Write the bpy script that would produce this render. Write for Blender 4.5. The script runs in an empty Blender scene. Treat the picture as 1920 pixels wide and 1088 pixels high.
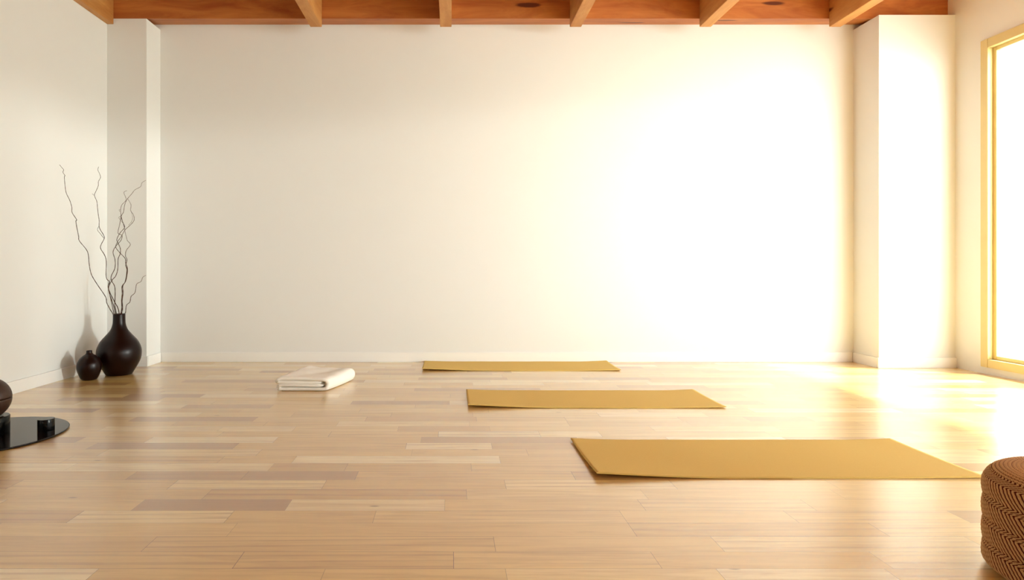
import bpy, bmesh, math, random
import numpy as np
from mathutils import Vector

scene = bpy.context.scene
C = scene.collection
PI = math.pi
VX, VY, F, H = 845.0, 500.0, 1120.0, 1.0      # vanishing point, focal length in px, eye height

def at(px, py, D):                            # pixel of the 1920x1088 frame at depth D -> point in the room
    return Vector(((px - VX) * D / F, D, H - (py - VY) * D / F))

# ------------------------------------------------------------------ materials
def newmat(name):
    m = bpy.data.materials.new(name); m.use_nodes = True
    nt = m.node_tree; nt.nodes.clear()
    out = nt.nodes.new('ShaderNodeOutputMaterial')
    b = nt.nodes.new('ShaderNodeBsdfPrincipled')
    nt.links.new(b.outputs[0], out.inputs['Surface'])
    return m, nt, b, out

def N(nt, t, **kw):
    n = nt.nodes.new(t)
    for k, v in kw.items():
        if k.startswith('i_'):
            n.inputs[int(k[2:])].default_value = v
        else:
            setattr(n, k, v)
    return n

def math_(nt, op, a, b=None, c=None):
    n = nt.nodes.new('ShaderNodeMath'); n.operation = op
    for i, v in enumerate((a, b, c)):
        if v is None: continue
        if hasattr(v, 'node'): nt.links.new(v, n.inputs[i])
        else: n.inputs[i].default_value = v
    return n.outputs[0]

def ramp(nt, fac, stops, interp='LINEAR'):
    n = nt.nodes.new('ShaderNodeValToRGB'); cr = n.color_ramp; cr.interpolation = interp
    while len(cr.elements) < len(stops): cr.elements.new(0.5)
    for e, (p, c) in zip(cr.elements, stops):
        e.position = p; e.color = (c[0], c[1], c[2], 1) if not isinstance(c, (int, float)) else (c, c, c, 1)
    nt.links.new(fac, n.inputs[0])
    return n.outputs[0]

def mix(nt, fac, a, b, mode='MIX'):
    n = nt.nodes.new('ShaderNodeMix'); n.data_type = 'RGBA'; n.blend_type = mode
    for i, v in ((0, fac), (6, a), (7, b)):
        if hasattr(v, 'node'): nt.links.new(v, n.inputs[i])
        elif i == 0: n.inputs[0].default_value = v
        else: n.inputs[i].default_value = (v[0], v[1], v[2], 1)
    return n.outputs[2]

def bump(nt, b, h, strength, dist):
    n = nt.nodes.new('ShaderNodeBump'); n.inputs['Strength'].default_value = strength
    n.inputs['Distance'].default_value = dist
    nt.links.new(h, n.inputs['Height']); nt.links.new(n.outputs[0], b.inputs['Normal'])

def coords(nt, scale, src='Object', rot=(0, 0, 0)):
    t = nt.nodes.new('ShaderNodeTexCoord'); mp = nt.nodes.new('ShaderNodeMapping')
    mp.inputs['Scale'].default_value = scale; mp.inputs['Rotation'].default_value = rot
    nt.links.new(t.outputs[src], mp.inputs['Vector'])
    return mp.outputs[0]

def noise(nt, vec, scale, detail=4, rough=.5, dist=0.0):
    n = nt.nodes.new('ShaderNodeTexNoise'); n.inputs['Scale'].default_value = scale
    n.inputs['Detail'].default_value = detail; n.inputs['Roughness'].default_value = rough
    n.inputs['Distortion'].default_value = dist
    nt.links.new(vec, n.inputs['Vector'])
    return n.outputs[0]

def plaster(name, col):
    m, nt, b, o = newmat(name)
    v = coords(nt, (1, 1, 1))
    c = mix(nt, noise(nt, v, 1.3, 3), [x * .985 for x in col], col)
    nt.links.new(c, b.inputs['Base Color']); b.inputs['Roughness'].default_value = .85
    bump(nt, b, noise(nt, v, 60, 4), .06, .003)
    return m

def simple(name, col, rough, spec=.5, coat=0, bumpy=None, var=.1):
    m, nt, b, o = newmat(name)
    v = coords(nt, (1, 1, 1))
    c = mix(nt, noise(nt, v, 8, 4), [x * (1 - var) for x in col], [min(1, x * (1 + var)) for x in col])
    nt.links.new(c, b.inputs['Base Color'])
    b.inputs['Roughness'].default_value = rough
    b.inputs['Specular IOR Level'].default_value = spec
    b.inputs['Coat Weight'].default_value = coat
    if bumpy: bump(nt, b, noise(nt, v, bumpy[0], 5), bumpy[1], bumpy[2])
    return m

def beam_wood(name, axis, tones=((.40, .145, .030), (.68, .36, .11))):
    """orange-brown pine with long grain and dark knots; axis = the grain's direction"""
    m, nt, b, o = newmat(name)
    st = {'x': (.22, 1, 1), 'y': (1, .22, 1)}[axis]
    v = coords(nt, st)
    g = noise(nt, v, 7, 6, .6, .8)
    g2 = noise(nt, coords(nt, [s if s < 1 else 7 for s in st]), 14, 4, .6, .3)
    base = ramp(nt, g, [(.3, tones[0]), (.7, tones[1])])
    base = mix(nt, math_(nt, 'MULTIPLY', g2, .5), base, tuple(q * .8 for q in tones[0]))
    vor = nt.nodes.new('ShaderNodeTexVoronoi'); vor.inputs['Scale'].default_value = 2.6
    v2 = nt.nodes.new('ShaderNodeMix'); v2.data_type = 'VECTOR'
    mp = coords(nt, [s * 1.6 if s < 1 else 1.9 for s in st])
    nt.links.new(mp, vor.inputs['Vector'])
    wob = math_(nt, 'ADD', vor.outputs['Distance'], math_(nt, 'MULTIPLY', g, .10))
    k = ramp(nt, wob, [(.14, 1.0), (.18, 0.0)])
    col = mix(nt, k, base, (.10, .018, .005))
    nt.links.new(col, b.inputs['Base Color'])
    b.inputs['Roughness'].default_value = .55
    bump(nt, b, g2, .15, .003)
    return m

M = {}
M['wall'] = plaster('warm white plaster', (.79, .805, .79))
M['base'] = simple('white baseboard paint', (.88, .89, .87), .4, var=.01)
M['beam_x'] = beam_wood('red pine beam along x', 'x', ((.34, .085, .016), (.62, .235, .055)))
M['beam_y'] = beam_wood('pine beam along y', 'y')
M['frame'] = simple('golden oak frame', (.66, .54, .25), .45, var=.06)
M['vase'] = simple('dark brown lacquer', (.009, .0016, .0009), .30, .24, .0, var=.2)
M['ball'] = simple('brown turned wood', (.042, .017, .009), .40, .36, var=.15, bumpy=(30, .05, .002))
M['black'] = simple('black polished stone', (.002, .0018, .0018), .16, .18, var=.1)
M['black_tray'] = simple('black glossy tray', (.008, .004, .0035), .08, .20, var=.1)
M['twig'] = simple('dark twig bark', (.060, .022, .010), .65, .3, var=.35, bumpy=(200, .4, .001))
M['towel'] = simple('cream cotton', (.90, .88, .82), .95, .1, var=.02, bumpy=(420, .35, .0015))
M['wax'] = simple('dark wax', (.020, .014, .012), .35, .5)

def mat_mat():
    m, nt, b, o = newmat('ochre yoga mat rubber')
    v = coords(nt, (1, 1, 1))
    c = mix(nt, noise(nt, v, 160, 3), (.65, .455, .125), (.76, .56, .19))
    c = mix(nt, noise(nt, v, 5, 3), c, (.71, .51, .155))
    nt.links.new(c, b.inputs['Base Color']); b.inputs['Roughness'].default_value = .85
    b.inputs['Specular IOR Level'].default_value = .2
    bump(nt, b, noise(nt, v, 300, 3), .4, .0012)
    return m
M['mat'] = mat_mat()

def floor_mat():
    m, nt, b, o = newmat('maple strip flooring')
    at_ = nt.nodes.new('ShaderNodeAttribute'); at_.attribute_name = 'plank'      # x: random, y: random, z: size
    sep = nt.nodes.new('ShaderNodeSeparateXYZ'); nt.links.new(at_.outputs['Vector'], sep.inputs[0])
    r1, r2, ln = sep.outputs
    uv = nt.nodes.new('ShaderNodeUVMap'); uv.uv_map = 'UVMap'
    su = nt.nodes.new('ShaderNodeSeparateXYZ'); nt.links.new(uv.outputs[0], su.inputs[0])
    U, V = su.outputs[0], su.outputs[1]                                         # metres inside the plank
    # grain, shifted per plank
    cmb = nt.nodes.new('ShaderNodeCombineXYZ')
    nt.links.new(math_(nt, 'ADD', math_(nt, 'MULTIPLY', U, 1.3), math_(nt, 'MULTIPLY', r1, 37.)), cmb.inputs[0])
    nt.links.new(math_(nt, 'MULTIPLY', V, 16.), cmb.inputs[1])
    nt.links.new(math_(nt, 'MULTIPLY', r2, 53.), cmb.inputs[2])
    g = noise(nt, cmb.outputs[0], 1.6, 5, .6, .9)
    cmb2 = nt.nodes.new('ShaderNodeCombineXYZ')
    nt.links.new(math_(nt, 'ADD', math_(nt, 'MULTIPLY', U, 3.), math_(nt, 'MULTIPLY', r2, 71.)), cmb2.inputs[0])
    nt.links.new(math_(nt, 'MULTIPLY', V, 160.), cmb2.inputs[1])
    nt.links.new(math_(nt, 'MULTIPLY', r1, 9.), cmb2.inputs[2])
    fine = noise(nt, cmb2.outputs[0], 1.5, 4, .6)
    rings = nt.nodes.new('ShaderNodeTexWave'); rings.wave_type = 'BANDS'; rings.bands_direction = 'Y'
    rings.inputs['Scale'].default_value = .38; rings.inputs['Distortion'].default_value = 9
    rings.inputs['Detail'].default_value = 1; rings.inputs['Detail Scale'].default_value = .6
    nt.links.new(cmb.outputs[0], rings.inputs['Vector'])
    tone = ramp(nt, r1, [(0., (.38, .195, .070)), (.12, (.60, .370, .120)), (.30, (.74, .500, .165)),
                         (.68, (.81, .575, .200)), (.86, (.90, .72, .33)), (1., (.96, .85, .54))])
    col = mix(nt, math_(nt, 'MULTIPLY', ramp(nt, g, [(.42, 0.), (.68, 1.)]), .5), tone, (.50, .28, .10))
    col = mix(nt, math_(nt, 'MULTIPLY', fine, .30), col, (.48, .27, .10))
    rf = math_(nt, 'MULTIPLY', math_(nt, 'MULTIPLY', ramp(nt, rings.outputs[0], [(.70, 0.), (1., 1.)]),
               ramp(nt, r2, [(.35, 0.), (.8, 1.)])), math_(nt, 'MULTIPLY', g, .7))
    col = mix(nt, rf, col, (.33, .155, .06))
    # rare small dark flecks
    vor = nt.nodes.new('ShaderNodeTexVoronoi'); vor.inputs['Scale'].default_value = 1.9
    cmb3 = nt.nodes.new('ShaderNodeCombineXYZ')
    nt.links.new(math_(nt, 'ADD', math_(nt, 'MULTIPLY', U, .9), math_(nt, 'MULTIPLY', r1, 91.)), cmb3.inputs[0])
    nt.links.new(math_(nt, 'MULTIPLY', V, 3.4), cmb3.inputs[1]); nt.links.new(math_(nt, 'MULTIPLY', r2, 17.), cmb3.inputs[2])
    nt.links.new(cmb3.outputs[0], vor.inputs['Vector'])
    col = mix(nt, ramp(nt, vor.outputs['Distance'], [(.022, .75), (.045, 0.)]), col, (.16, .06, .02))
    # joints
    W = 0.1175
    dv = math_(nt, 'MINIMUM', V, math_(nt, 'SUBTRACT', W, V))
    du = math_(nt, 'MINIMUM', U, math_(nt, 'SUBTRACT', ln, U))
    jv = ramp(nt, math_(nt, 'MULTIPLY', dv, 1000.), [(.5, 1.), (1., 0.)])
    ju = ramp(nt, math_(nt, 'MULTIPLY', du, 1000.), [(.8, 1.), (1., 0.)])
    dark = ramp(nt, r2, [(.0, .35), (.5, .55), (.65, .95), (1., 1.)])
    jj = math_(nt, 'MULTIPLY', math_(nt, 'MAXIMUM', jv, ju), dark)
    col = mix(nt, jj, col, (.10, .045, .02))
    nt.links.new(col, b.inputs['Base Color'])
    rr = math_(nt, 'ADD', .24, math_(nt, 'MULTIPLY', fine, .12))
    nt.links.new(rr, b.inputs['Roughness'])
    b.inputs['Specular IOR Level'].default_value = .5
    b.inputs['Coat Weight'].default_value = 1.; b.inputs['Coat IOR'].default_value = 1.6; b.inputs['Coat Roughness'].default_value = .24
    bump(nt, b, math_(nt, 'SUBTRACT', math_(nt, 'MULTIPLY', fine, .08), math_(nt, 'MAXIMUM', jv, ju)), .12, .0012)
    return m
M['floor'] = floor_mat()

def glass_mat():
    m = bpy.data.materials.new('window glass'); m.use_nodes = True; nt = m.node_tree; nt.nodes.clear()
    o = nt.nodes.new('ShaderNodeOutputMaterial'); t = nt.nodes.new('ShaderNodeBsdfTransparent')
    g = nt.nodes.new('ShaderNodeBsdfGlossy'); g.inputs['Roughness'].default_value = .01
    mx = nt.nodes.new('ShaderNodeMixShader'); mx.inputs[0].default_value = .05
    nt.links.new(t.outputs[0], mx.inputs[1]); nt.links.new(g.outputs[0], mx.inputs[2]); nt.links.new(mx.outputs[0], o.inputs[0])
    return m
M['glass'] = glass_mat()

TIER = 0.0775
def knit_mat():
    m, nt, b, o = newmat('herringbone rope knit')
    uv = nt.nodes.new('ShaderNodeUVMap'); uv.uv_map = 'UVMap'
    su = nt.nodes.new('ShaderNodeSeparateXYZ'); nt.links.new(uv.outputs[0], su.inputs[0])
    U, V, _ = su.outputs
    at_ = nt.nodes.new('ShaderNodeAttribute'); at_.attribute_name = 'rib'
    hgt = at_.outputs['Fac']
    fib = noise(nt, coords(nt, (1, 1, 1)), 420, 3, .6)
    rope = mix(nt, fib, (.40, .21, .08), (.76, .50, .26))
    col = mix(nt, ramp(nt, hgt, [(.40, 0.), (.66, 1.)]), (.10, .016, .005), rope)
    nt.links.new(col, b.inputs['Base Color'])
    b.inputs['Roughness'].default_value = .9; b.inputs['Specular IOR Level'].default_value = .15
    bump(nt, b, fib, .5, .002)
    return m
M['knit'] = knit_mat()

# ------------------------------------------------------------------ mesh helpers
def link(name, me, mats, parent=None, smooth=False):
    o = bpy.data.objects.new(name, me); C.objects.link(o)
    for m_ in (mats if isinstance(mats, (list, tuple)) else [mats]): me.materials.append(m_)
    if parent: o.parent = parent
    if smooth:
        for p in me.polygons: p.use_smooth = True
    return o

def obj(name, bm, m, parent=None, smooth=False):
    bmesh.ops.recalc_face_normals(bm, faces=bm.faces)
    me = bpy.data.meshes.new(name); bm.to_mesh(me); bm.free()
    return link(name, me, m, parent, smooth)

def box(bm, x0, x1, y0, y1, z0, z1, bev=0.0):
    r = bmesh.ops.create_cube(bm, size=1)
    for v in r['verts']:
        v.co = Vector((x0 + (v.co.x + .5) * (x1 - x0), y0 + (v.co.y + .5) * (y1 - y0), z0 + (v.co.z + .5) * (z1 - z0)))
    if bev:
        es = list({e for v in r['verts'] for e in v.link_edges})
        bmesh.ops.bevel(bm, geom=es, offset=bev, segments=2, affect='EDGES')

def prism(bm, prof, x0, x1):                       # profile of (y, z) drawn along x
    a = [bm.verts.new((x0, y, z)) for y, z in prof]; b_ = [bm.verts.new((x1, y, z)) for y, z in prof]
    n = len(prof)
    for i in range(n): bm.faces.new((a[i], a[(i + 1) % n], b_[(i + 1) % n], b_[i]))
    bm.faces.new(a); bm.faces.new(b_[::-1])

def crom(pts, sub):
    out = []
    for i in range(len(pts) - 1):
        p0 = pts[max(i - 1, 0)]; p1 = pts[i]; p2 = pts[i + 1]; p3 = pts[min(i + 2, len(pts) - 1)]
        for k in range(sub):
            t = k / sub
            out.append(.5 * ((2 * p1) + (p2 - p0) * t + (2 * p0 - 5 * p1 + 4 * p2 - p3) * t * t + (3 * p1 - p0 - 3 * p2 + p3) * t ** 3))
    out.append(pts[-1]); return out

def lathe(bm, prof, seg=96, center=(0, 0)):
    rings = []
    for r, z in prof:
        if r < 1e-5: rings.append([bm.verts.new((center[0], center[1], z))])
        else: rings.append([bm.verts.new((center[0] + r * math.cos(2 * PI * i / seg), center[1] + r * math.sin(2 * PI * i / seg), z)) for i in range(seg)])
    for a, b_ in zip(rings, rings[1:]):
        for i in range(seg):
            j = (i + 1) % seg
            if len(a) == 1 and len(b_) == 1: continue
            if len(a) == 1: bm.faces.new((a[0], b_[i], b_[j]))
            elif len(b_) == 1: bm.faces.new((a[i], a[j], b_[0]))
            else: bm.faces.new((a[i], a[j], b_[j], b_[i]))

def smooth_prof(pts, sub=5):
    return [(max(v.x, 0), v.y) for v in crom([Vector(p) for p in pts], sub)]

def tube(bm, pts, radii, seg=8):
    rings = []; prev = None
    for i, p in enumerate(pts):
        t = (pts[min(i + 1, len(pts) - 1)] - pts[max(i - 1, 0)]).normalized()
        a = Vector((0, 1, 0)).cross(t)
        if prev is not None: a = prev - t * prev.dot(t)
        a.normalize(); prev = a; b_ = t.cross(a)
        rings.append([bm.verts.new(p + (a * math.cos(2 * PI * k / seg) + b_ * math.sin(2 * PI * k / seg)) * radii[i]) for k in range(seg)])
    for r0, r1 in zip(rings, rings[1:]):
        for k in range(seg): bm.faces.new((r0[k], r0[(k + 1) % seg], r1[(k + 1) % seg], r1[k]))
    bm.faces.new(rings[0][::-1]); bm.faces.new(rings[-1])

def tag(o, label, cat, group=None):
    o['label'] = label; o['category'] = cat
    if group: o['group'] = group
    return o

def struct(name, bm, m, parent=None):
    o = obj(name, bm, m, parent)
    if not parent: o['kind'] = 'structure'
    return o

def empty(name, loc):
    o = bpy.data.objects.new(name, None); C.objects.link(o); o.location = loc; o.empty_display_size = .1
    return o

# ------------------------------------------------------------------ the room
XL, XR = -3.445, 4.985
YB, YF = 6.275, -2.6
ZC = 3.86
WIN = (-2.0, 5.6, 0.065, 3.11)                       # y0, y1, z0, z1

# floor: strip flooring, boards running left to right
rnd = random.Random(11)
verts, faces, uvs, att = [], [], [], []
W = 0.1175
# joints of the nearest boards as laid in the room: x of each joint, tone and figure of the board that starts there
LAID = {0: [(-1.62, .45, .9), (-.723, .33, .72), (.01, .62, .6), (.70, .50, .3), (1.465, .80, .8)],
        1: [(-2.0, .25, .4), (-1.086, .50, .75), (.158, .55, .2), (.961, .88, .9), (1.9, .6, .3)],
        2: [(-1.75, .6, .2), (-.83, .42, .3), (.69, .30, .9), (1.627, .75, .8)],
        3: [(-2.1, .14, .8), (-1.50, .84, .95), (-.885, .40, .2), (-.305, .70, .6), (.69, .60, .3), (1.36, .66, .8)],
        4: [(-1.9, .50, .3), (-1.31, .03, .5), (-.68, .90, .3), (-.025, .58, .2), (.8, .70, .9), (1.5, .4, .2)],
        5: [(-1.95, .35, .3), (-1.07, .22, .8), (.07, .72, .5), (.85, .5, .3), (1.7, .6, .2)],
        6: [(-2.0, .55, .7), (-1.275, .86, .85), (-.58, .42, .2), (.25, .78, .95), (1.02, .5, .3), (1.75, .6, .5)]}
Y0R = 2.0935 - W
k0 = -int(math.ceil((Y0R - YF) / W))
y = Y0R + k0 * W; row = k0
while y < YB - 1e-4:
    ya, y1 = max(y, YF), min(y + W, YB)
    cuts = []
    x = XL - rnd.random() * .9
    while x < XR:
        cuts.append((x, rnd.random(), rnd.random()))
        x += rnd.choice((.42, .55, .62, .70, .78, .9, 1.05)) + rnd.uniform(-.06, .06)
    cuts.append((x, 0, 0))
    if row in LAID:
        L_ = LAID[row]
        cuts = [c for c in cuts if c[0] < L_[0][0] - .3] + L_ + [c for c in cuts if c[0] > L_[-1][0] + .55]
    for (x, t1, t2), (xn, _, _) in zip(cuts, cuts[1:]):
        xa, xb = max(x, XL), min(xn, XR)
        if xb > xa:
            n = len(verts)
            verts += [(xa, ya, 0), (xb, ya, 0), (xb, y1, 0), (xa, y1, 0)]
            faces.append((n, n + 1, n + 2, n + 3))
            uvs += [(xa - x, ya - y), (xb - x, ya - y), (xb - x, y1 - y), (xa - x, y1 - y)]
            att.append((t1, t2, xn - x))
    y += W; row += 1
me = bpy.data.meshes.new('floor'); me.from_pydata(verts, [], faces)
ul = me.uv_layers.new(name='UVMap')
for i, u in enumerate(uvs): ul.data[i].uv = u
fa = me.attributes.new('plank', 'FLOAT_VECTOR', 'FACE')
for i, a in enumerate(att): fa.data[i].vector = a
fl = link('floor', me, M['floor']); fl['kind'] = 'structure'

bm = bmesh.new(); box(bm, XL - .2, XR + .2, YB, YB + .2, 0, ZC); struct('wall_back', bm, M['wall'])
bm = bmesh.new(); box(bm, XL - .2, XL, YF, YB, 0, ZC); struct('wall_left', bm, M['wall'])
bm = bmesh.new(); box(bm, XL - .2, XR + .2, YF - .2, YF, 0, ZC); struct('wall_front', bm, M['wall'])
bm = bmesh.new()
box(bm, XR, XR + .22, YF, WIN[0], 0, ZC); box(bm, XR, XR + .22, WIN[1], YB, 0, ZC)
box(bm, XR, XR + .22, WIN[0], WIN[1], 0, WIN[2]); box(bm, XR, XR + .22, WIN[0], WIN[1], WIN[3], ZC)
struct('wall_right', bm, M['wall'])
bm = bmesh.new(); box(bm, XL - .2, XR + .2, YF - .2, YB + .2, ZC, ZC + .15); struct('ceiling', bm, M['beam_y'])
# shallow piers in the two back corners
PLX, PLY = -3.05, 5.99
PRX, PRY = 4.23, 5.90
bm = bmesh.new(); box(bm, XL, PLX, PLY, YB, 0, 3.487); struct('wall_pier_left', bm, M['wall'])
bm = bmesh.new(); box(bm, PRX, XR, PRY, YB, 0, 3.487); struct('wall_pier_right', bm, M['wall'])
# baseboards
T, HB = .02, .10
def board(name, *a):
    bm = bmesh.new(); box(bm, *a, bev=.003); return struct(name, bm, M['base'])
board('baseboard_back', PLX + T, PRX - T, YB - T, YB, 0, HB)
board('baseboard_left', XL, XL + T, YF, PLY - T, 0, HB)
board('baseboard_pier_left_front', XL + T, PLX + T, PLY - T, PLY, 0, HB)
board('baseboard_pier_left_side', PLX, PLX + T, PLY, YB - T, 0, HB)
board('baseboard_pier_right_side', PRX - T, PRX, PRY, YB - T, 0, HB)
board('baseboard_pier_right_front', PRX - T, XR, PRY - T, PRY, 0, HB)

# wall plate along the back wall, edge beam on the left wall, joists
bm = bmesh.new()
prism(bm, [(PLY, 3.488), (YB, 3.543), (YB, ZC), (PLY, ZC)], XL, XR)
tag(obj('wall_plate_beam', bm, M['beam_x']), 'long dark knotty wooden beam running along the top of the back wall', 'beam')
bm = bmesh.new(); box(bm, XL, XL + .065, YF, PLY, 3.43, ZC, .003)
tag(obj('edge_beam', bm, M['beam_y']), 'narrow orange wooden beam along the top of the left wall', 'beam')
jl = ['wooden ceiling joist nearest the left pillar, the darkest of the joists',
      'wooden ceiling joist pointing straight at the viewer above the middle of the back wall',
      'pale washed wooden ceiling joist just right of the straight-on joist',
      'ceiling joist fading into the bright glow above the right end of the mats',
      'ceiling joist nearest the window, lost in the white glare']
for k, lab in enumerate(jl):
    x0 = -1.406 + 1.3 * k
    bm = bmesh.new(); box(bm, x0, x0 + .115, YF, PLY, 3.403, ZC, .003)
    tag(obj('ceiling_joist', bm, M['beam_y']), lab, 'beam', 'ceiling joists')

# window
y0, y1, z0, z1 = WIN
def ring(bm, xa, xb, ya, yb, za, zb, w, wt=None):
    wt = wt or w
    box(bm, xa, xb, ya, ya + w, za, zb, .003); box(bm, xa, xb, yb - w, yb, za, zb, .003)
    box(bm, xa, xb, ya + w, yb - w, za, za + w, .003); box(bm, xa, xb, ya + w, yb - w, zb - wt, zb, .003)
win = empty('window_1', (XR, (y0 + y1) / 2, z0)); win['kind'] = 'structure'
def wobj(name, bm, m, parent):
    bmesh.ops.translate(bm, verts=bm.verts, vec=(-XR, -(y0 + y1) / 2, -z0))
    return obj(name, bm, m, parent)
bm = bmesh.new(); ring(bm, XR - .02, XR + .10, y0, y1, z0, z1, .075, .085)
wobj('window_frame', bm, M['frame'], win)
ym = 1.8
bm = bmesh.new(); box(bm, XR + .0, XR + .10, ym - .04, ym + .04, z0 + .075, z1 - .085, .003)
wobj('mullion', bm, M['frame'], win)
for a, b_ in ((y0 + .075, ym - .04), (ym + .04, y1 - .075)):
    bm = bmesh.new(); ring(bm, XR + .03, XR + .075, a, b_, z0 + .075, z1 - .085, .035)
    s = wobj('sash', bm, M['frame'], win)
    bm = bmesh.new(); box(bm, XR + .05, XR + .056, a + .035, b_ - .035, z0 + .11, z1 - .12)
    wobj('glass_pane', bm, M['glass'], s)

# paving outside the window
bm = bmesh.new(); box(bm, XR + .22, XR + 14, -6, 14, -.25, -.06)
o = struct('ground', bm, simple('pale paving', (.7, .68, .64), .8, var=.04))

# ------------------------------------------------------------------ vases
def vase(name, prof, loc, wall=.006):
    outer = smooth_prof(prof)
    rt, zt = outer[-1]
    zb = outer[0][1]
    inner = [(max(r - wall, .001), z) for r, z in outer if z > .02][::-1]
    full = [(0, zb)] + outer + [(rt - wall * .5, zt + .002)] + inner + [(0, .02)]
    bm = bmesh.new(); lathe(bm, full, 96)
    o = obj(name, bm, M['vase'], smooth=True); o.location = loc
    return o
BV = (-3.08, 5.55)
s = 1 / (3.4 * 201.8)
px = [(75, 0), (85, 17), (97, 38), (112, 66), (124, 96), (129, 127), (128, 157), (119, 187), (103, 217), (78, 247), (51, 282), (39, 315), (36, 345), (35.5, 384)]
tag(vase('floor_vase', [(a * s, z * s) for a, z in px], (BV[0], BV[1], 0)),
    'large dark brown bottle-shaped vase holding branches in the left corner', 'vase')
s = 1 / (3.4 * 212)
px = [(40, 0), (50, 12), (61, 38), (69, 66), (71, 88), (67, 112), (54, 136), (38, 152), (22, 163), (17, 172), (16.5, 184)]
tag(vase('bud_vase', [(a * s, z * s) for a, z in px], (-3.198, 5.285, 0), .004),
    'small round dark brown vase with short neck beside the large vase', 'vase')

def r4(pts): return [(100 + x / 6.8, 290 + y / 6.8) for x, y in pts]
def r5(pts): return [(170 + x / 6.8, 440 + y / 6.8) for x, y in pts]
def branch_strand(bm, path, d_tip, d_base, r_tip, r_base, wob, seed, into=True):
    """path runs tip -> base"""
    n = len(path); rn = random.Random(seed); ph = rn.uniform(0, 6)
    pts = []
    for i, (x, y) in enumerate(path):
        f = i / (n - 1)
        D = d_tip * (1 - f) + d_base * f + wob * math.sin(ph + f * 11) * math.sin(PI * f)
        pts.append(at(x, y, D))
    if into:                                         # the stem goes on down into the vase
        e = pts[-1]; pts.append(Vector((BV[0] + (e.x - BV[0]) * .75, BV[1] + (e.y - BV[1]) * .75, .40)))
    sm = crom(pts, 6)
    m_ = len(sm)
    rad = [(r_tip + (r_base - r_tip) * (k / (m_ - 1))) * (1 + .10 * math.sin(k * 1.7 + seed)) for k in range(m_)]
    tube(bm, sm, rad, 8)
G = 'curly branches in the large vase'
def branch(main, d_tip, d_base, label, seed, extras=()):
    bm = bmesh.new()
    branch_strand(bm, main, d_tip, d_base, .0015, .0037, .03, seed)
    for p, a, b_, ra, rb in extras: branch_strand(bm, p, a, b_, ra, rb, 0, seed, False)
    tag(obj('willow_branch', bm, M['twig'], smooth=True), label, 'branch', G)
Y0 = BV[1]
branch(r4([(80, 130), (108, 165), (132, 195), (122, 225), (148, 268), (140, 288), (150, 400), (165, 490), (210, 585), (235, 670), (240, 740), (297, 830), (288, 860), (322, 1040)])
       + [(149, 452), (164, 472), (167, 494)] + r5([(0, 480), (30, 550), (100, 660), (190, 795), (205, 870), (245, 950), (292, 1040)]),
       5.05, Y0 - .015, 'tallest twisted branch, leaning furthest left against the white wall', 1)
branch(r4([(578, 155), (568, 195), (588, 240), (602, 290), (575, 345), (572, 400), (540, 475), (524, 520), (555, 600), (563, 680), (575, 780), (585, 840), (585, 915), (600, 960), (650, 1055)])
       + r5([(135, 125), (128, 180), (195, 310), (198, 540), (240, 605), (222, 660), (245, 740), (300, 850), (348, 940), (365, 1040)]),
       5.35, Y0 - .02, 'twisted upright branch with a forked tip beside the corner of the left wall', 2,
       [(r4([(495, 498), (508, 512), (524, 520)]), 5.37, 5.38, .001, .0016),
        (r4([(585, 905), (563, 960), (600, 1010), (640, 1062)]), 5.42, 5.45, .0014, .002)])
branch(r4([(1178, 328), (1130, 360), (1110, 410), (1040, 450), (1000, 500), (945, 565), (910, 640), (895, 730), (865, 790), (885, 860), (908, 930), (850, 1000), (810, 1080)])
       + r5([(350, 110), (378, 180), (375, 250), (350, 310), (345, 440), (318, 530), (270, 585), (228, 680), (245, 770), (290, 900), (318, 1040)]),
       5.70, Y0 + .01, 'curly branch whose thin tip bends right to the bright pillar edge', 3)
branch(r4([(938, 460), (900, 485), (928, 575), (875, 640), (858, 700), (862, 790), (848, 880), (825, 1000)])
       + r5([(400, 10), (385, 75), (320, 150), (285, 225), (310, 320), (308, 430), (262, 530), (268, 590), (305, 660), (312, 760), (308, 900), (332, 1040)]),
       5.62, Y0 + .02, 'curly branch ending in a small hooked twig in the middle of the bundle', 4,
       [(r4([(858, 700), (840, 705), (850, 730)]), 5.62, 5.61, .001, .0014),
        (r4([(862, 785), (836, 805), (885, 870)]), 5.61, 5.60, .0012, .0016)])
branch(r4([(945, 560), (990, 640), (985, 710), (1022, 770), (1028, 840), (980, 900), (910, 965), (870, 1040)])
       + r5([(345, 90), (320, 160), (370, 230), (440, 305), (447, 365), (470, 450), (447, 590), (410, 655), (413, 750), (402, 840), (407, 940), (392, 1040)]),
       5.50, Y0 - .02, 'looping branch bulging to the right of the bundle, tip below the crossing', 5,
       [(r4([(990, 720), (1010, 790), (1000, 850), (960, 900)]), 5.52, 5.52, .0009, .0013)])
branch(r4([(868, 800), (905, 930), (915, 990), (940, 1088)])
       + r5([(470, 80), (505, 130), (455, 200), (443, 270), (463, 320), (450, 375), (330, 640), (240, 620), (250, 700), (262, 850), (296, 1040)])[:6]
       + r5([(447, 400), (462, 455), (440, 600), (400, 660), (402, 750), (394, 840), (396, 940), (380, 1040)]),
       5.66, Y0 + .03, 'shorter kinked branch behind the looping one on its right', 6)
branch(r5([(705, 520), (665, 545), (640, 600), (585, 635), (565, 740), (515, 790), (500, 860), (455, 905), (445, 990), (420, 1040)]),
       5.62, Y0 + .01, 'shortest branch, curving low to the right in front of the pillar', 7)
branch(r5([(262, 560), (225, 640), (238, 740), (262, 850), (300, 1040)]),
       5.52, Y0 - .03, 'thin short reddish branch low in the bundle near the vase mouth', 8)

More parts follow.
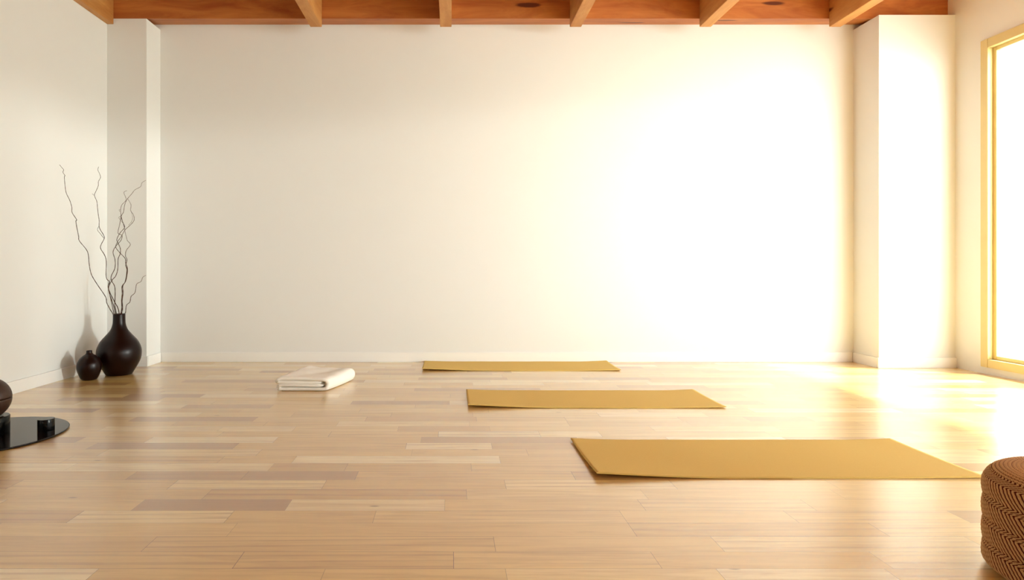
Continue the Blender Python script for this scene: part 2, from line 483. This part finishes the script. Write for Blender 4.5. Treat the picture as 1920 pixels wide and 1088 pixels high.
# ------------------------------------------------------------------ tray with ball jar and cups
TR = (-2.742, 3.52)
bm = bmesh.new(); lathe(bm, [(0, 0), (.414, 0), (.418, .002), (.420, .006), (.419, .0095), (.416, .011), (0, .011)], 160)
o = obj('round_tray', bm, M['black_tray'], smooth=False); o.location = (TR[0], TR[1], 0)
for p in o.data.polygons: p.use_smooth = abs(p.normal.z) < .95
tag(o, 'flat round glossy black tray on the floor at the left edge', 'tray')
PC = (-2.731, 3.515)
bm = bmesh.new(); lathe(bm, [(0, 0), (.110, 0), (.112, .002), (.113, .004), (.113, .101), (.111, .105), (.107, .106), (.085, .106), (.070, .094), (.045, .087), (0, .085)], 96)
o = obj('pedestal', bm, M['black'], smooth=True); o.location = (PC[0], PC[1], .011)
tag(o, 'short wide black cylindrical stand under the wooden ball on the tray', 'stand')
jar = empty('ball_jar', (PC[0], PC[1], .2215))
tag(jar, 'brown round wooden ball jar with a seam, resting on the black stand', 'jar')
R = .1235
def arc(a0, a1, n=24, r=R): return [(r * math.cos(a0 + (a1 - a0) * i / n), r * math.sin(a0 + (a1 - a0) * i / n)) for i in range(n + 1)]
bm = bmesh.new(); lathe(bm, [(0, -R)] + arc(-PI / 2 + .04, -.03)[0:] + [(R - .004, -.001), (0, -.001)], 96)
obj('jar_body', bm, M['ball'], jar, True)
bm = bmesh.new(); lathe(bm, [(0, .001), (R - .004, .001)] + arc(.02, PI / 2 - .02) + [(0, R)], 96)
obj('lid', bm, M['ball'], jar, True)
bm = bmesh.new(); lathe(bm, [(0, 0), (.0435, 0), (.0448, .001), (.0452, .003), (.0452, .066), (.0446, .0675), (.0432, .068), (0, .068)], 72)
o = obj('votive_cup', bm, M['black'], smooth=True); o.location = (-2.452, 3.62, .011)
tag(o, 'small solid black cylinder candle cup standing near the right rim of the tray', 'cup')
for ob in bpy.data.objects:
    if ob.name.startswith(('pedestal', 'votive_cup')):
        for p in ob.data.polygons:
            if abs(p.normal.z) > .9: p.use_smooth = False

# ------------------------------------------------------------------ yoga mats
def mat_mesh(x0, x1, yn, yf, lifts):
    """lifts = how far the corners curl up: near-left, near-right, far-left, far-right"""
    nu, nv, th = 120, 40, .006
    top = []
    for j in range(nv + 1):
        v = j / nv
        for i in range(nu + 1):
            u = i / nu
            z = .0
            for (cu, cv, L, su, sv) in ((0, 0, lifts[0], 2.4, 1.1), (1, 0, lifts[1], 4, 1.2), (0, 1, lifts[2], 4, 1.2), (1, 1, lifts[3], 5, 1.2)):
                du = abs(u - cu) * su; dv = abs(v - cv) * sv
                w_ = max(0, 1 - du) ** 2 * max(0, 1 - dv) ** 1.6
                z += L * w_
            z += .0008 * math.sin(u * 17 + v * 3)
            top.append((x0 + (x1 - x0) * u, yn + (yf - yn) * v, max(z, 0) + .001))
    bm = bmesh.new()
    b_ = [bm.verts.new(p) for p in top]; t_ = [bm.verts.new((p[0], p[1], p[2] + th)) for p in top]
    w = nu + 1
    for j in range(nv):
        for i in range(nu):
            a = j * w + i
            bm.faces.new((t_[a], t_[a + 1], t_[a + w + 1], t_[a + w])); bm.faces.new((b_[a], b_[a + w], b_[a + w + 1], b_[a + 1]))
    for j in (0, nv):
        for i in range(nu):
            a = j * w + i; bm.faces.new((b_[a], b_[a + 1], t_[a + 1], t_[a]))
    for i in (0, nu):
        for j in range(nv):
            a = j * w + i; bm.faces.new((b_[a], b_[a + w], t_[a + w], t_[a]))
    return bm
GM = 'yoga mats on the floor'
def mat(x0, x1, yn, yf, lifts, label):
    o = obj('yoga_mat', mat_mesh(x0, x1, yn, yf, lifts), M['mat'], smooth=True)
    for p in o.data.polygons: p.use_smooth = abs(p.normal.z) > .7
    tag(o, label, 'yoga mat', GM)
mat(.688, 2.52, 2.812, 3.425, (.024, .006, .010, .008), 'ochre yoga mat nearest the viewer, largest, with its left front corner lifted')
mat(.124, 1.945, 4.215, 4.79, (.022, .006, .010, .009), 'ochre yoga mat in the middle row between the front mat and the wall mat')
mat(-.275, 1.63, 5.72, 6.245, (.020, .008, .008, .010), 'ochre yoga mat furthest back, lying against the baseboard of the back wall')

# ------------------------------------------------------------------ folded towel
def towel():
    # cross-section of the folded cloth: centre line in (u metres, z) with half thickness
    P = [(.365, .0335), (.25, .036), (.10, .035), (.025, .034), (.010, .027), (.010, .018), (.025, .0115), (.12, .0105), (.28, .0105), (.375, .011),
         (.394, .020), (.400, .036), (.396, .056), (.380, .069), (.345, .0745), (.25, .0735), (.12, .0745), (.035, .077), (.008, .073), (.001, .065), (.008, .057), (.03, .054), (.12, .0525), (.26, .0525), (.345, .054)]
    P = [Vector((a, b_ * 1.32, 0)) for a, b_ in P]
    c = crom(P, 6); n = len(c); hw = .0132
    L_, R_ = [], []
    for i, p in enumerate(c):
        t = (c[min(i + 1, n - 1)] - c[max(i - 1, 0)]).normalized(); nn = Vector((-t.y, t.x, 0))
        e = min(i, n - 1 - i); h_ = hw * min(1, .45 + e * .2)
        L_.append(p + nn * h_); R_.append(p - nn * h_)
    loop = L_ + R_[::-1]
    nv = 40; rings = []
    bm = bmesh.new()
    for j in range(nv + 1):
        v = j / nv
        ring_ = []
        pinch = 1 - .10 * (max(0, 1 - min(v, 1 - v) * 14)) ** 2
        for q in loop:
            u, z = q.x, q.y
            f = u / .4
            zz = z * (1 + .10 * (1 - f) * v)                         # far left corner puffs up
            top = max(0, (z - .045) / .055)
            zz += top * (.004 * math.sin(f * 5.2 + v * 2.2) + .0022 * math.sin(f * 13 - v * 7 + 1) * v + .0012 * math.sin(v * 19 + f * 6))
            zz -= top * .006 * math.exp(-((f - .25 - .5 * v) / .18) ** 2) * math.sin(PI * min(1, v * 1.2)) 
            mid = .049
            zz = mid + (zz - mid) * pinch
            zz = max(zz, .0008)
            x = -1.392 + u + .135 * v + .003 * math.sin(v * 9) * (z / .08)
            yy = 4.79 + .47 * v + (.006 * math.sin(f * 4 + z * 60) if j in (0, nv) else 0)
            x += .010 * math.sin(PI * v) * f
            ring_.append(bm.verts.new((x, yy, zz)))
        rings.append(ring_)
    m_ = len(loop)
    for a, b_ in zip(rings, rings[1:]):
        for k in range(m_): bm.faces.new((a[k], a[(k + 1) % m_], b_[(k + 1) % m_], b_[k]))
    for rg in (rings[0], rings[-1]):                                 # end caps as strips between the two sides of the cloth
        for k in range(n - 1):
            bm.faces.new((rg[k], rg[k + 1], rg[m_ - 2 - k], rg[m_ - 1 - k]))
    return bm
o = obj('folded_towel', towel(), M['towel'], smooth=True)
tag(o, 'folded cream white towel lying on the wooden floor left of the mats', 'towel')

# ------------------------------------------------------------------ knitted pouf
def pouf():
    cx, cy, Rr = 2.019, 1.84, .285
    # side profile (r, z) bottom -> shoulder -> centre of the top
    prof = []
    z = 0.012
    hts = [.0, .085, .160, .235, .345]
    for k in range(4):
        za, zb = hts[k], hts[k + 1]
        n = 60
        for i in range(n):
            t = i / n
            if k < 3:
                r = Rr - .006 + .006 * math.sin(PI * t) ** .6
                if k == 0: r = Rr - .055 * (1 - min(1, t / .45)) ** 2.2 - .004 + .004 * math.sin(PI * t)
                prof.append((r, za + (zb - za) * t))
            else:
                if t < .35: prof.append((Rr - .006 + .006 * math.sin(PI * t / .7) ** .6, za + (zb - za) * t))
    # rounded shoulder
    r0, z0_ = prof[-1]
    rs = .068
    for i in range(1, 50):
        a = PI / 2 * i / 50
        prof.append((r0 - rs * (1 - math.cos(a)), z0_ + rs * math.sin(a)))
    nside = len(prof)
    r1_, z1_ = prof[-1]
    for i in range(1, 90):
        t = i / 90
        prof.append((max(r1_ * (1 - t), .004), z1_ + .012 * math.sin(PI / 2 * t)))
    prof = np.array(prof)
    d = np.vstack([prof[1:2] - prof[0:1], prof[2:] - prof[:-2], prof[-1:] - prof[-2:-1]])
    d /= np.linalg.norm(d, axis=1, keepdims=True)
    nrm = np.stack([d[:, 1], -d[:, 0]], 1)
    arcl = np.concatenate([[0], np.cumsum(np.linalg.norm(np.diff(prof, axis=0), axis=1))])
    NT = 1400
    th = np.arange(NT) / NT * 2 * PI
    ncount = 112
    root = empty('knitted_pouf', (cx, cy, 0))
    tag(root, 'round brown herringbone knitted rope pouf on the floor at the right edge', 'pouf')
    def part(name, i0, i1, kind):
        idx = np.arange(i0, i1)
        A = arcl[idx][:, None]; r = prof[idx, 0][:, None]; zz = prof[idx, 1][:, None]
        TH = th[None, :]
        if kind == 'side':
            period = .0775
            ph = ((A + .02) / period) % 1.0
            tri = np.where(ph < .72, ph / .72, (1 - ph) / .28)          # long slant, short slant back
            shift = tri * 3.1
            s_ = (TH / (2 * PI) * ncount + shift + .08 * np.sin(TH * 31 + A * 90)) * PI
            h = np.abs(np.sin(s_)) ** .8
            h = h * (1 - .25 * np.exp(-((1 - tri) / .05) ** 2)) * (1 - .25 * np.exp(-(tri / .05) ** 2))
            h = h * (.88 + .12 * np.sin(A * 800 + TH * 75))            # plies of the rope
        else:
            ringp = .0105
            a0 = A - arcl[i0]
            row_ = np.floor(a0 / ringp)
            f = a0 / ringp - row_
            cnt = np.maximum(8, np.round(r * 2 * PI / .0135))
            s_ = TH / (2 * PI) * cnt + .5 * row_ + .35 * f
            h = .26 + .74 * (np.abs(np.sin(s_ * PI)) ** .6) * (np.abs(np.sin(PI * f)) ** .5)
        amp = .0045
        if kind == 'side':
            amp = .0048
        rr = r + nrm[idx, 0][:, None] * h * amp
        z_ = zz + nrm[idx, 1][:, None] * h * amp
        z_ = np.maximum(z_, 0.0015) + 0 * TH
        X = rr * np.cos(TH); Yc = rr * np.sin(TH)
        nr = len(idx)
        co = np.stack([X, Yc, z_], -1).reshape(-1, 3)
        base = (np.arange(nr - 1)[:, None] * NT + np.arange(NT)[None, :])
        nx = (np.arange(nr - 1)[:, None] * NT + (np.arange(NT)[None, :] + 1) % NT)
        q = np.stack([base, nx, nx + NT, base + NT], -1).reshape(-1, 4)
        me = bpy.data.meshes.new(name)
        me.vertices.add(len(co)); me.vertices.foreach_set('co', co.ravel().astype(np.float32))
        me.loops.add(q.size); me.loops.foreach_set('vertex_index', q.ravel().astype(np.int32))
        me.polygons.add(len(q)); me.polygons.foreach_set('loop_start', (np.arange(len(q)) * 4).astype(np.int32))
        me.update(calc_edges=True); me.validate()
        at_ = me.attributes.new('rib', 'FLOAT', 'POINT')
        at_.data.foreach_set('value', (h + 0 * r + 0 * TH).ravel().astype(np.float32))
        me.uv_layers.new(name='UVMap')
        me.polygons.foreach_set('use_smooth', np.ones(len(q), dtype=bool))
        return link(name, me, M['knit'], root)
    cut = nside - 22
    part('side_cover', 0, cut + 1, 'side')
    part('top_cover', cut, len(prof), 'top')
pouf()

# ------------------------------------------------------------------ light
w = bpy.data.worlds.new('sky'); scene.world = w; w.use_nodes = True
bg = w.node_tree.nodes['Background']; bg.inputs[0].default_value = (.91, .99, .96, 1); bg.inputs[1].default_value = 6.3
pl = bpy.data.lights.new('window_portal', 'AREA'); pl.shape = 'RECTANGLE'; pl.size = y1 - y0; pl.size_y = z1 - z0
pl.cycles.is_portal = True
po = bpy.data.objects.new('window_portal', pl); C.objects.link(po)
po.location = (XR + .15, (y0 + y1) / 2, (z0 + z1) / 2)
po.rotation_euler = (0, PI / 2, 0); 
pl.size, pl.size_y = z1 - z0, y1 - y0
sl = bpy.data.lights.new('low_sun', 'SUN'); sl.energy = 1.7; sl.angle = math.radians(4); sl.color = (.97, 1, .92)
so = bpy.data.objects.new('low_sun', sl); C.objects.link(so)
so.rotation_euler = Vector((-1, .33, -.075)).to_track_quat('-Z', 'Y').to_euler()
so.location = (9, 2, 3)
sl = bpy.data.lights.new('wall_glow_fill', 'SUN'); sl.energy = 23; sl.angle = math.radians(70); sl.color = (.96, 1, .93)  # added fill, tilted upward, to wash out the right back wall and beams
so = bpy.data.objects.new('wall_glow_fill', sl); C.objects.link(so)
so.rotation_euler = Vector((-.40, .88, .26)).to_track_quat('-Z', 'Y').to_euler()
so.location = (9, -2, 2)
sl = bpy.data.lights.new('high_sun', 'SUN'); sl.energy = 30; sl.angle = math.radians(4); sl.color = (.92, 1, .92)
so = bpy.data.objects.new('high_sun', sl); C.objects.link(so)
so.rotation_euler = Vector((-.52, .20, -.83)).to_track_quat('-Z', 'Y').to_euler()
so.location = (9, 0, 8)

# ------------------------------------------------------------------ camera
cd = bpy.data.cameras.new('camera'); cam = bpy.data.objects.new('camera', cd); C.objects.link(cam)
cam.location = (0, 0, H); cam.rotation_euler = (PI / 2, 0, 0)
cd.sensor_width = 36; cd.lens = 36 * F / 1920
cd.shift_x = (960 - VX) / 1920; cd.shift_y = -(544 - VY) / 1920
scene.camera = cam
scene.view_settings.view_transform = 'Standard'; scene.view_settings.look = 'None'
scene.view_settings.exposure = -0.60; scene.view_settings.gamma = 1; scene.view_settings.use_curve_mapping = False
scene.cycles.max_bounces = 14; scene.cycles.diffuse_bounces = 8
